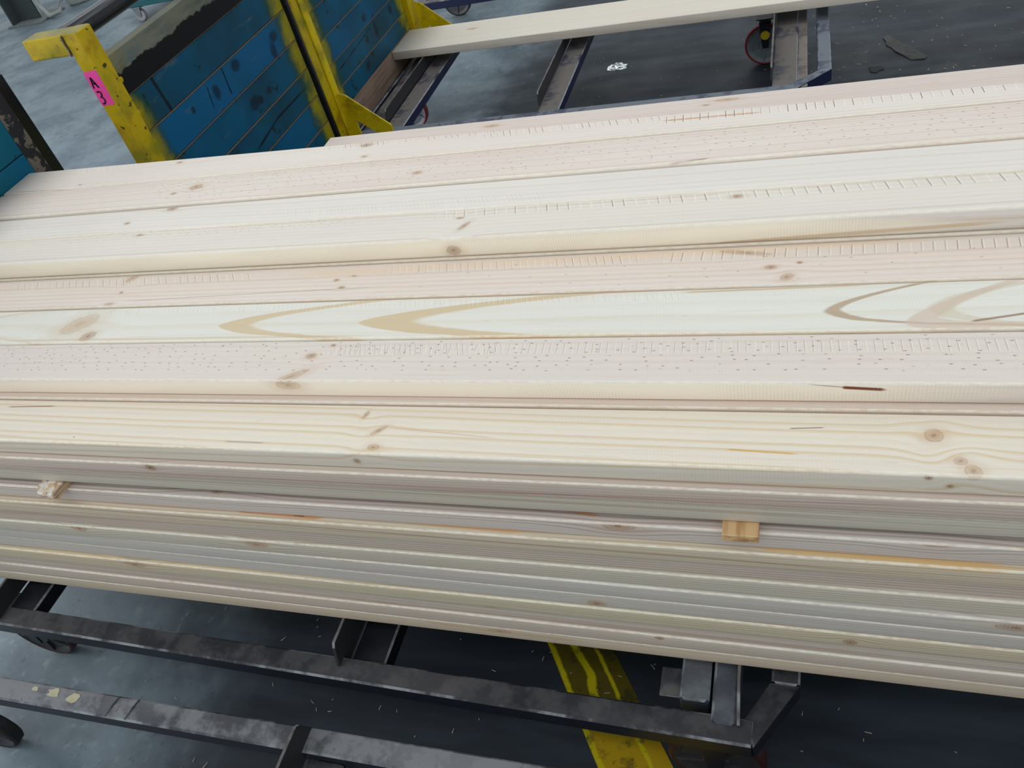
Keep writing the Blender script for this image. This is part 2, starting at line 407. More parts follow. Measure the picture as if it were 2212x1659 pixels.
def trolley(label, x0, x1, y0, y1, fins, cham, post_x, posts, deep_front=.055, mat=NAVY, name='timber_trolley', caps=None, foot=NAVY_DUSTY, side=1, cast=True, cpos=None, footdz=(), rims=None, finend=.058, fins_over=0, footw=.10):
    root = empty(name, ((x0+x1)/2, (y0+y1)/2, -H)); tag(root, label, 'trolley', 'timber trolleys in the yard')
    w = .06; cx, cy = cham
    for ya, yb, s in ((y0, y0+w, 1), (y1-w, y1, -1)):
        newobj('side_rail', *box(x0, x1-cx, ya, yb, RZ-RH, RZ, .005), mat, root)
    # chamfered corner rails and the end rail
    newobj('end_rail', *boxy(x1-w, x1, y0+cy, y1-cy, RZ-RH, RZ, .005), mat, root)
    newobj('end_rail', *boxy(x0, x0+w, y0+w, y1-w, RZ-RH, RZ-.001, .005), mat, root)
    for a, b in (((y0, y0+cy), 1), ((y1, y1-cy), -1)):
        pts = [(x1-cx-.0, a[0]), (x1, a[1]), (x1-w, a[1]), (x1-cx-w*.35, a[0]+b*w)]
        if b < 0: pts = pts[::-1]
        newobj('corner_rail', *prism(pts, 'z', RZ-RH, RZ-.001, .003), mat, root)
    for fi, fx in enumerate(fins):
        dz = footdz[fi] if fi < len(footdz) else 0
        ft = newobj('crossbar', *boxy(*(sorted((fx, fx+side*footw))), y0+w-.001, y1-w+.001, RZ-RH-dz, RZ-.002-dz, .005), foot, root)
        e_ = finend; zl = RZ-dz
        p = [(y0+e_-.030, RZ+.0), (y0+e_-.010, -1.745), (y0+e_, -1.733), (y1-e_, -1.733), (y1-e_+.010, -1.745), (y1-e_+.030, RZ+.0)]
        if dz: p += [(y1-w-.002, RZ), (y1-w-.002, zl), (y0+w+.002, zl), (y0+w+.002, RZ)]
        newobj('bearer_fin', *prism(p, 'x', fx-.008, fx, .0005), GREY_ANGLE, ft)
    if cast:
        for i, (qx, qy) in enumerate(cpos or ((x0+.28, y0+.075), (x0+.28, y1-.1), (x1-.33, y0+.08), (x1-.33, y1-.16))):
            caster(root, qx, qy, RZ-RH, *(rims or ()), cap=(caps if i == 3 else None))
    return root

DARKRED = plain('dark_red_tyre', (54,18,22), .5); DARKHUB = plain('dark_hub_b', (46,46,50), .5)
# our trolley, carrying the big stack
T1 = trolley('navy steel trolley carrying the big stack of pine boards', -2.66, .015, .787, 2.25, (-2.27, -1.10), (.09, .15), -2.60, (), foot=steel('clean_navy', (7,9,20), (60,60,64), .25, .4), footdz=(0, .034), rims=(DARKRED, DARKHUB), cpos=((-2.31, .875), (-2.33, 2.15), (-.165, .845), (-.27, 2.15)))
# the double bearer near its right end
cb = newobj('crossbar', *boxy(-.252, -.186, .845, 2.19, RZ-RH, RZ+.004, .006), steel('speckled_tube', (52,56,64), (104,108,114), .95, .5), T1)
cb2 = newobj('crossbar', *boxy(-.180, -.126, .80, 2.19, RZ-RH, RZ+.006, .006), steel('speckled_tube_b', (40,44,54), (96,100,108), .9, .5), T1)
newobj('bearer_fin', *prism([(.80, RZ-.02), (.80, RZ+.006), (.875, -1.733), (2.18, -1.733), (2.18, RZ-.02)], 'x', -.1255, -.1185, .0005), GREY_ANGLE, cb2)
newobj('plate', *box(-.30, -.253, .86, .93, RZ-.03, RZ-.024, .001), NAVY_DUSTY, cb)
# end frame of our trolley: far post + blue planks (seen at the left edge of the photograph)
newobj('post', *boxz(-2.66, -2.60, 2.17, 2.25, RZ, -.712, .005), steel('navy_post', (12,14,24), (60,60,64), .3, .3), T1, smooth=False)
newobj('post', *boxz(-2.66, -2.60, .79, .87, RZ, -.712, .005), NAVY, T1)
CHIP = bluepaint('chipped_board_end', (0,0,0), None, None, spray=False, grey=1.0, tarz=99)
zt = -.80; i = 0
PB = []
while zt > -1.73:
    zb = zt-.141
    y0_ = .87; nm = 'plank'
    loc = (-2.58, 1.5, zb)
    newobj(nm, *boxy(-2.598, -2.560, y0_, 2.10, zb+.002, zt-.002, .003), bluepaint('blue_plank_l%d' % i, loc, None, None, tint=(0,84,108), spray=False), T1)
    zt = zb; i += 1
g = G('chipped_dark_paint'); g.xyz(); nn = g.noise(g.vec, 17, 4, .7)
CHIPPED = g.out(g.mix(lin((16,18,30)), lin((98,90,84)), nn.ss(.49, .53)), .6, nn, .3, .001)
newobj('end_board', *boxz(-2.598, -2.562, 2.103, 2.168, -1.72, -.735, .003), CHIPPED, T1)

# the deck stands slightly askew; posts and planks stay square to the boards
TH = -.021
T1.rotation_euler.z = TH
Rm = Matrix.Rotation(-TH, 3, 'Z')
for ch in T1.children:
    if ch.name.split('.')[0] in ('post', 'plank', 'end_board', 'crossbar'):
        ch.location = Rm @ ch.location; ch.rotation_euler.z = -TH

# trolley A3: yellow post with elbow arm, black push bar, blue planks
PY = 2.320
T2 = trolley('navy trolley with yellow posts and pink A 3 label, parked behind the big stack', -2.345, .12, PY, 3.60, (-2.13, -1.24, -.13), (.16, .10), -2.28, ())
armz = -.646
newobj('post', *boxz(-2.342, -2.277, PY, PY+.083, RZ, armz, .005), YELLOW, T2)
tag(newobj('elbow_arm', *box(-2.520, -2.343, PY+.001, PY+.082, armz-.072, armz-.001, .005), YELLOW, T2))
newobj('weld_seam', *tube([(-2.343, PY-.001, armz-.004), (-2.345, PY-.001, armz-.03), (-2.342, PY-.001, armz-.05), (-2.345, PY-.001, armz-.073)], .004, 6), steel('weld', (70,66,60), (110,104,96), .6), T2)
newobj('paint_chip', *box(-2.332, -2.312, PY-.0015, PY+.0, armz-.03, armz-.018, .0004), plain('bare_metal_chip', (150,156,158), .4, .3), T2) if False else None
newobj('post', *boxz(-2.430, -2.364, 3.53, 3.60, RZ, armz, .005), YELLOW, T2)
newobj('push_bar', *tube([(-2.435, PY+.082+.70*k, -.688) for k in (0, .35, 1.0, 1.83)], .036, 24), BAR, T2, smooth=False)
# far elbow arm carries the bar's other end
newobj('elbow_arm', *box(-2.520, -2.431, 3.53, 3.60, armz-.072, armz-.001, .005), YELLOW, T2)
def PB_(px, py, X0): v = onx(px, py, X0); return (v.y, v.z)
MA = [('s', *PB_(328,170,-2.318), *PB_(372,238,-2.318), .009), ('s', *PB_(310,205,-2.318), *PB_(322,230,-2.318), .005), ('s', *PB_(478,148,-2.318), *PB_(500,200,-2.318), .004),
      ('s', *PB_(448,190,-2.318), *PB_(462,232,-2.318), .003), ('b', *PB_(555,222,-2.318), .055, .026), ('b', *PB_(582,195,-2.318), .026, .018), ('b', *PB_(592,112,-2.318), .024, .032), ('b', *PB_(592,78,-2.318), .03, .022),
      ('b', *PB_(643,145,-2.318), .018, .034), ('b', *PB_(418,238,-2.318), .012, .012), ('b', *PB_(468,198,-2.318), .02, .026), ('s', *PB_(560,320,-2.318), *PB_(600,255,-2.318), .005), ('s', *PB_(600,255,-2.318), *PB_(660,190,-2.318), .004), ('b', *PB_(508,142,-2.318), .03, .02)]
MB = [('b', *PB_(812,62,-2.33), .022, .034), ('b', *PB_(786,38,-2.33), .03, .02), ('b', *PB_(842,18,-2.33), .024, .02), ('b', *PB_(796,140,-2.33), .03, .02), ('s', *PB_(735,150,-2.33), *PB_(800,60,-2.33), .003)]
zt = -.768; i = 0
for i in range(7):
    zb = -.917-.1435*i if i else -.917
    zb = [-.917, -1.065, -1.209, -1.353, -1.492, -1.634, -1.75][i]
    loc = (-2.34, 3.0, zb)
    if i == 0: mt = bluepaint('cap_plank', (-2.34, 3.0145, zb+.002), PY+.08, None, grey=.85, tarz=-.838, tint=(40,64,56))
    else: mt = bluepaint('blue_plank_a%d' % i, (-2.34, 3.0145, zb+.002), PY+.08, 3.62, marks=MA, tint=((0,70,98), (0,84,128), (0,76,108), (4,70,96), (0,82,122), (0,74,104))[i-1])
    xx = -2.318 if i else -2.312
    newobj('plank', *boxy(-2.360, xx-(.0015 if i % 2 else 0), PY+.084, 3.625, zb+.002, zt-.002, .003), mt, T2)
    zt = zb
# pale wood arrises that show in the joints
ARR = plain('bare_wood_edge', (122,94,68), .8)
for zb in (-.917, -1.065, -1.209, -1.353, -1.492, -1.634):
    newobj('joint_edge', *boxy(-2.330, -2.3165, PY+.085, 3.624, zb-.0016, zb+.0008, .0004), ARR, T2)
for yy, z_ in ((2.437, -.86), (2.432, -.985), (2.428, -1.10), (2.43, -1.22)):
    newobj('bolt_head', *lathe(-2.3165, yy, z_, [(0, .012), (.004, .012), (.007, .008)], 'x', 12), YELLOW, T2)
# the pink label with hand-written A and 3
y_ = PY
def onpost(px, py): v = ony(px, py, PY-.0018); return (v.x, v.z)
PINKM = G('pink_sticker'); PINKM.xyz(); qn = PINKM.noise(PINKM.vec, 22, 3)
PINKM = PINKM.out(PINKM.mix(lin((232,72,158)), lin((170,84,190)), qn.ss(.52, .72)*.6), .45)
lab = [(-2.3395, -.779), (-2.334, -.776), (-2.281, -.774), (-2.2815, -.898), (-2.3385, -.899)]
LB = newobj('label', *prism(lab, 'y', PY-.0012, PY-.0002), PINKM, T2); LB['label'] = 'pink sticker with hand-written A and 3'
INK = plain('marker_ink', (14,8,14), .4, var=0)
def stroke(pts, w=.0036):
    v, f = [], []; P = [Vector((p[0], p[1])) for p in pts]
    for k, p in enumerate(P):
        t = (P[min(k+1, len(P)-1)]-P[max(k-1, 0)]).normalized(); nrm = Vector((-t.y, t.x))*w
        for s in (-1, 1):
            for yy in (PY-.0022, PY-.0011): v.append((p.x+nrm.x*s, yy, p.y+nrm.y*s))
    for k in range(len(P)-1):
        a = k*4; b = a+4
        f += [(a, b, b+2, a+2), (a+1, a+3, b+3, b+1), (a, a+1, b+1, b), (a+2, b+2, b+3, a+3)]
    f += [(0, 2, 3, 1), tuple(len(v)-4+i for i in (0, 1, 3, 2))]
    return v, f
def Q(u, v): return (-2.3385+.057*u, -.775-.124*v)     # label-local: u right, v down
newobj('letter_a', *join(stroke([Q(.30, .17), Q(.22, .33), Q(.147, .48)], .0027), stroke([Q(.30, .17), Q(.41, .32), Q(.53, .476)], .0033), stroke([Q(.20, .345), Q(.50, .347)], .0024)), INK, LB)
newobj('numeral_three', *stroke([Q(.18, .60), Q(.30, .575), Q(.45, .605), Q(.45, .67), Q(.36, .72), Q(.26, .735), Q(.40, .765), Q(.45, .83), Q(.38, .905), Q(.26, .94), Q(.14, .925)], .0028), INK, LB)

# rear trolley with one board on it
T3 = trolley('empty-looking trolley with yellow gusset posts and one board, farthest from the stack', -2.40, .127, 3.762, 5.035, (-2.13, -1.265, -.132), (.163, .17), -2.30, (), foot=NAVY_BLUE, mat=BLUE_RAIL, finend=.145, caps=plain('yellow_cap', (214,186,20), .5), footw=.11, cpos=((-2.20, 3.90), (-2.27, 4.45), (-.2, 3.88), (-.195, 4.80)))
for k, (ya, yb) in enumerate(((3.66, 3.73), (4.93, 5.03))):
    newobj('post', *boxz(-2.345, -2.302 if k == 0 else -2.300, ya, yb, -1.86, -.75, .004), YELLOW, T3)
# flat yellow flange + gusset plates
newobj('post_flange', *boxz(-2.330, -2.294, 3.732, 3.790, -1.80, -.75, .004), YELLOW2, T3)  # brighter yellow paints in the light that its facing catches
def gus(y):
    pts = [(-2.285, -1.55), (-2.245, -1.565), (-2.045, -1.752), (-2.045, -1.797), (-2.125, -1.797), (-2.235, -1.70), (-2.235, -1.797), (-2.285, -1.797)]
    return prism(pts[::-1], 'y', y, y+.01)
newobj('gusset', *gus(3.745), YELLOW2, T3); newobj('gusset', *gus(4.99), YELLOW2, T3)
newobj('gap_shade_strip', *boxz(-2.345, -2.30, 3.635, 3.655, -1.80, -.75, .003), NAVY, T3)  # dark bar stands in for the shade in the gap between trolleys
for i, (za, zb) in enumerate(((-.76, -.885), (-.887, -1.028), (-1.03, -1.17), (-1.172, -1.317), (-1.319, -1.447), (-1.449, -1.575), (-1.578, -1.680))):
    newobj('plank', *boxy(-2.372, -2.330-(.0015 if i % 2 else 0), 3.795, 4.928, zb, za, .003), bluepaint('blue_plank_r%d' % i, (-2.35, 4.3615, zb), 3.82, 4.93, marks=MB, tint=((0,72,100), (0,80,120), (4,70,92))[i % 3]), T3)
    newobj('joint_edge', *boxy(-2.345, -2.3288, 3.776, 4.927, zb-.0016, zb+.0008, .0004), ARR, T3)
newobj('plank', *boxy(-2.374, -2.329, 3.775, 4.928, -1.825, -1.683, .003), RAW, T3)
newobj('sill_tube', *boxy(-2.325, -2.300, 3.775, 4.928, -1.86, -1.815, .004), NAVY, T3)
newobj('crossbar', *boxy(-.020, .022, 3.792, 4.974, RZ-RH, RZ-.004, .004), steel('brownish_tube', (56,52,50), (116,108,100), 1.2, .5), T3)
newobj('deck_plate', *boxy(-2.262, -2.140, 3.792, 4.974, -1.83, -1.802, .004), GREY_ANGLE, T3)

# nearest trolley, at the bottom of the photograph
T4 = trolley('bare navy trolley at the bottom left, nearest, with cream paint flakes', -2.75, .4, -.70, .657, (-1.108,), (.16, .10), 0, (), side=1, mat=PALE_DUSTY, foot=NAVY, footdz=(.03,), finend=.030, rims=(BLACK, DARKHUB), cpos=((-2.30, .585), (-2.3, -.6), (.1, -.6), (.1, .58)))
FLAKE = plain('cream_paint_flake', (176,168,140), .6)
for q, s in (((76, 1488), .012), ((116, 1498), .020), ((158, 1508), .022)):
    c = onz(q[0], q[1], RZ); pts = []
    for k in range(14):
        a = 2*PI*k/14; rr = s*random.uniform(.6, 1.1); pts.append((c.x+rr*1.15*math.cos(a), c.y+rr*.75*math.sin(a)))
    newobj('paint_flake', *prism(pts, 'z', RZ-.0001, RZ+.0012), FLAKE, T4)
for xx in (-1.70, -1.635):
    newobj('weld_seam', *tube([(xx-.006, .600, RZ), (xx, .63, RZ+.001), (xx+.006, .655, RZ)], .003, 6), NAVY_DUSTY, T4)

# trolley far behind, blue frame
T5 = trolley('blue framed trolley far behind at the top of the photograph', -2.62, .1, 5.72, 7.1, (-2.30,), (.16, .10), 0, (), foot=NAVY_BLUE, mat=NAVY_BLUE, cast=False)
for qx, qy in ((-2.62, 6.33), (-2.45, 6.95), (-.2, 5.85), (-.2, 6.95)): caster(T5, qx+.08, qy, RZ-RH, rim=BLACK, hub=plain('dark_hub', (70,72,76), .5))

# ------------------------------------------------------------------ the stack of pine boards
def board(x0, x1, y0, y1, z0, z1, mat, r=.0045, bow=.0, wav=.0, skew=0.0, skewb=None, name='pine_board', nseg=14, ph=None):
    """rounded-arris board running along x; skew shifts the right end in y; wav makes a slight sideways bow"""
    sec = []
    for cx, cy, a0 in ((y1-r, z1-r, 0), (y0+r, z1-r, 90), (y0+r, z0+r, 180), (y1-r, z0+r, 270)):
        for k in range(4):
            a = math.radians(a0+30*k); sec.append((cx+r*math.cos(a), cy+r*math.sin(a)))
    n = len(sec); v, f = [], []; ph = random.uniform(0, 6) if ph is None else ph
    for s in range(nseg+1):
        t = s/nseg; x = x0+(x1-x0)*t
        oy = skew*(t-.5) + wav*math.sin(ph+t*5.0); oz = 0
        ob = oy if skewb is None else skewb*(t-.5)
        for (yy, zz) in sec:
            u = (yy-y0)/(y1-y0); v.append((x, yy+oy*(1-u)+ob*u, zz+oz))
    for s in range(nseg):
        for i in range(n):
            j = (i+1) % n; f.append((s*n+i, s*n+j, (s+1)*n+j, (s+1)*n+i))
    f.append(tuple(range(n-1, -1, -1))); f.append(tuple(range(nseg*n, nseg*n+n)))
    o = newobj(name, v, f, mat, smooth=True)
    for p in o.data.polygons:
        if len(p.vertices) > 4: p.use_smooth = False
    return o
XL, XR = -2.555, 1.35
def bloc(x0, x1, y0, y1, z0): return ((x0+x1)/2, (y0+y1)/2, z0)
def K(px, py, rx, ry, z=None, y=None, ang=0, dark=.5):
    """knot seen at a pixel of the photograph, on the plane z (top face) or y (front face)"""
    if z is not None: v = onz(px, py, z); return (v.x, v.y, rx, ry, ang, dark, 't')
    v = ony(px, py, y); return (v.x, v.z, rx, ry, ang, dark, 's')
def SK(p, q, w, col, st, z=None, y=None):
    if z is not None: a, b = onz(*p, z), onz(*q, z); return (a.x, a.y, b.x, b.y, w, col, st, 't')
    a, b = ony(*p, y), ony(*q, y); return (a.x, a.z, b.x, b.z, w, col, st, 's')
Z1, Z2, Z3 = -1.0, -1.054, -1.102
def top(label, x0, y0, y1, z0, z1, skew=0, wav=0, x1=XR, group='boards on top of the stack', r=.006, skewb=None, **kw):
    loc = bloc(x0, x1, y0, y1, z0)
    # the mesh origin is the centre of its own bounds, keep shader offset equal to it
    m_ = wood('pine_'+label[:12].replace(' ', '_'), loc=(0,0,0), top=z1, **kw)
    o = board(x0, x1, y0, y1, z0, z1, m_, r=r, skew=skew, wav=wav, skewb=skewb)
    for n_ in m_.node_tree.nodes:
        if n_.type == 'VECT_MATH' and n_.operation == 'ADD': n_.inputs[1].default_value = o['_w']; break
    return tag(o, label, 'board', group)
WH, PK, GN = (232,222,212), (228,210,200), (222,218,204)
# layer 1 (top), back to front
top('pale board along the back edge of the top, row of slanted cuts', -2.555, 1.929, 2.031, Z2, Z1, skew=0, skewb=-.088,
    c1=(232,220,208), c3=(230,210,200), c2=(206,184,164), late=.4, sp=.014, amp=.02, seed=3,
    knots=[K(388,351,.012,.006,z=Z1,dark=.6), K(791,314,.017,.010,z=Z1,dark=.7), K(787,338,.010,.006,z=Z1,dark=.5), K(173,399,.006,.003,z=Z1,dark=.9)],
    streaks=[SK((1420,262),(1670,240),.0045,(196,140,100),.8,z=Z1), SK((20,416),(330,396),.003,(130,110,100),.5,z=Z1)],
    ticks=[(-2.35,-2.05,2.02,2.06,.022,.7,.25), (-1.36,-.75,2.015,2.05,.018,.55,.75), (-.85,-.3,1.995,2.03,.0185,.35,.8), (-.36,.55,1.975,2.015,.021,.08,.85)])
top('dotted pinkish board, second from the back of the top layer', -2.555, 1.775, 1.925, Z2, Z1, skew=-.004, r=.009,
    c1=(230,216,204), c3=(226,204,192), c2=(204,176,154), late=.5, sp=.010, amp=.02, seed=8,
    knots=[K(424,404,.022,.014,z=Z1,dark=.45), K(375,418,.010,.006,z=Z1,dark=.6), K(901,373,.014,.008,z=Z1,dark=.5)],
    dots=[(-1.95,.6,1.80,1.915,.042,.014,.8)],
    streaks=[SK((1440,353),(1540,341),.003,(140,84,54),.6,z=Z1)])
top('smooth whitish top board with two brown knots near its left end', -2.555, 1.644, 1.768, Z2, Z1-.004, skew=.002, r=.008,
    c1=(232,224,214), c3=(226,218,208), c2=(208,192,172), late=.45, sp=.016, amp=.04, seed=14, tilt=.012,
    knots=[K(371,448,.018,.011,z=Z1,dark=.75), K(273,480,.010,.006,z=Z1,dark=.7), K(1592,424,.004,.002,z=Z1,dark=.4)],
    ticks=[(-1.35,-.55,1.66,1.70,.011,.5,.2)])
top('front board of the top layer with cream side and round knot in it', -2.555, 1.512, 1.637, Z2, Z1, skew=.0, r=.008,
    c1=(230,220,206), c3=(226,214,208), c2=(198,178,146), late=.5, sp=.013, amp=.02, seed=21,
    knots=[K(302,508,.012,.004,z=Z1,dark=.7), K(1002,488,.018,.007,z=Z1,ang=1.0,dark=.5), K(994,471,.010,.004,z=Z1,dark=.7), K(1592,424,.012,.007,z=Z1,dark=.6),
           K(980,541,.017,.013,y=1.512,dark=.6)],
    ticks=[(-.86,.5,1.60,1.636,.026,.25,.6)], dots=[(-2.1,-1.0,1.60,1.632,.03,.010,.5)],
    streaks=[SK((-200,596),(2400,472),.05,(252,242,222),1.0,y=1.512), SK((-40,570),(330,552),.005,(206,170,122),.4,y=1.512), SK((1500,528),(2250,474),.006,(206,172,128),.6,y=1.512), SK((300,604),(2250,500),.0025,(150,110,84),.5,y=1.512), SK((600,514),(1800,452),.006,(220,216,200),.5,z=Z1)])  # the wide first streak paints bounce light over the whole side
# layer 2, hidden part first (the board that juts out at the back carries the pink strip)
g2y = [(1.087,1.218), (1.223,1.361), (1.366,1.503)]
top('dotted pinkish grey board one step down with a dark split in its side', -2.555, 1.087, 1.218, Z3, Z2, skew=.0, r=.007, group='boards of the second layer',
    c1=(224,210,198), c3=(222,206,198), c2=(204,184,170), late=.35, sp=.015, amp=.015, seed=31,
    knots=[K(672,769,.013,.009,z=Z2,dark=.65), K(720,746,.006,.004,z=Z2,dark=.9), K(625,815,.042,.011,z=Z2,ang=.55,dark=.25), K(622,832,.030,.012,y=1.087,dark=.2)],
    dots=[(-2.2,.55,1.115,1.212,.036,.0125,.85)], ticks=[(-1.0,.5,1.165,1.20,.0145,.05,.35), (-1.0,-.55,1.165,1.205,.012,.35,.5)],
    streaks=[SK((-400,842),(2600,850),.05,(250,238,220),.95,y=1.087), SK((1812,836),(1924,842),.005,(120,64,30),1.0,y=1.087), SK((1740,830),(1830,836),.0015,(130,116,100),.7,y=1.087)])  # widest streak is bounce light from the step, put into the side colour
f_ = top('broad whitish board with tan arrowhead grain, middle of the second layer', -2.555, 1.223, 1.360, Z3, Z2, skew=.004, group='boards of the second layer',
    c1=(226,224,212), c3=(222,214,202), c2=(204,184,150), late=.22, sp=.035, amp=.10, seed=38, blotch=.5,
    knots=[K(190,726,.022,.016,z=Z2,dark=.55,ang=.4), K(172,700,.05,.030,z=Z2,dark=.0,ang=.6)],
    vees=[(onz(470,700,Z2).x, onz(470,704,Z2).y, .028, 65, .10, (206,184,148), .85), (onz(770,692,Z2).x, onz(770,698,Z2).y, .020, 75, .15, (206,184,148), .9),
          (onz(1990,640,Z2).x, onz(1800,670,Z2).y, .02, 30, .05, (200,188,160), .55), (onz(1775,672,Z2).x, onz(1775,672,Z2).y, .10, 38, .035, (168,138,104), .75),
          (onz(1945,700,Z2).x, onz(1945,700,Z2).y, .28, 34, .07, (206,184,166), .7), (-2.20, 1.30, -.02, 50, .05, (210,190,160), .5)],
    streaks=[SK((1450,632),(1930,612),.004,(196,162,118),.7,z=Z2), SK((2090,695),(2250,672),.004,(140,104,80),.8,z=Z2), SK((560,655),(1560,622),.006,(212,186,156),.6,z=Z2), SK((900,728),(2250,710),.006,(214,188,150),.6,z=Z2), SK((-20,738),(900,724),.005,(206,176,140),.5,z=Z2)],
    ticks=[(-2.1,-.2,1.325,1.352,.0125,.3,.22)])
top('pale pink board right below the upper step, knots toward its right end', -2.555, 1.366, 1.503, Z3, Z2, skew=.0, group='boards of the second layer',
    c1=(228,214,202), c3=(228,206,190), c2=(206,176,148), late=.4, sp=.014, amp=.018, seed=45,
    knots=[K(285,602,.018,.012,z=Z2,ang=.8,dark=.25), K(262,632,.006,.004,z=Z2,dark=.9), K(235,657,.016,.006,z=Z2,dark=.3), K(727,605,.007,.005,z=Z2,dark=.8), K(738,621,.009,.005,z=Z2,dark=.7), K(765,596,.006,.003,z=Z2,dark=.7),
           K(1665,577,.011,.007,z=Z2,dark=.65), K(1700,598,.014,.010,z=Z2,ang=.5,dark=.45), K(1728,567,.006,.004,z=Z2,dark=.8), K(1610,546,.05,.007,z=Z2,ang=-.18,dark=.35)],
    ticks=[(-2.2,-1.3,1.455,1.49,.024,.7,.45), (-.95,-.3,1.455,1.49,.018,.3,.5), (-.3,.5,1.455,1.49,.021,-.05,.55)], dots=[(-.9,.4,1.38,1.48,.09,.03,.6)],
    streaks=[SK((240,652),(900,614),.002,(170,144,126),.6,z=Z2), SK((560,598),(2250,502),.018,(226,200,168),.45,z=Z2)])
for k in range(5):
    a = 1.508+.1403*k
    if k == 4: a = 2.075
    last = k == 4
    kw = dict(knots=[K(1062,272,.022,.009,z=Z2,dark=.35), K(1570,215,.03,.008,z=Z2,dark=.3), K(1525,227,.010,.005,z=Z2,dark=.5)], c1=(222,204,194), c3=(218,196,188), seed=52) if last else dict(seed=60+k)
    top(('pinkish board jutting out behind the top layer along its far side' if last else 'pale board under the top layer, only a thread of its edge showing'),
        (-1.43 if last else -2.555+.02*k), a+.001, a+.1385, Z3, Z2, group='boards of the second layer', **kw)
# layer 3: h in front, eight behind it (a thread of the second shows in the step)
top('cream board with knots, broad front board of the third layer', -2.555, .932, 1.066, -1.149, Z3, skew=-.002, r=.007, group='boards of the third layer',
    c1=(230,218,194), c3=(228,214,196), c2=(206,178,132), late=.55, sp=.0125, amp=.016, seed=71, tilt=.01,
    knots=[K(791,896,.011,.005,z=Z3,ang=1.25,dark=.5), K(818,930,.018,.006,z=Z3,ang=.7,dark=.45), K(806,966,.013,.008,z=Z3,dark=.35), K(2017,941,.014,.014,z=Z3,dark=.4), K(2075,996,.010,.008,z=Z3,dark=.35), K(2103,1018,.012,.012,z=Z3,dark=.3),
           K(771,996,.008,.007,y=.932,dark=.8), K(2006,1031,.006,.006,y=.932,dark=.9), K(2052,1050,.005,.004,y=.932,dark=.9), K(160,944,.002,.002,z=Z3,dark=.9)],
    streaks=[SK((10,881),(130,879),.002,(110,60,50),.8,z=Z3), SK((1560,970),(1740,982),.0025,(206,164,84),.9,z=Z3), SK((1700,925),(1790,923),.0015,(110,80,60),.8,z=Z3), SK((1730,1038),(2050,1062),.002,(232,222,196),.6,y=.932), SK((820,924),(1100,950),.0015,(190,150,110),.5,z=Z3), SK((480,954),(580,958),.003,(110,112,120),.4,z=Z3)],
    ticks=[(-1.3,-.55,.865,.91,.0125,.35,.5), (-1.3,-.55,.89,.93,.016,.35,.35)])
for k in range(8):
    a = 1.070+.1415*k
    nm = 'reddish narrow strip of board showing in the step behind the cream board' if k == 0 else 'pale board of the third layer hidden under the boards above'
    top(nm, -2.555, a+.001, a+.139, -1.149, Z3, group='boards of the third layer', seed=80+k, c1=(226,202,184) if k == 0 else CREAM)

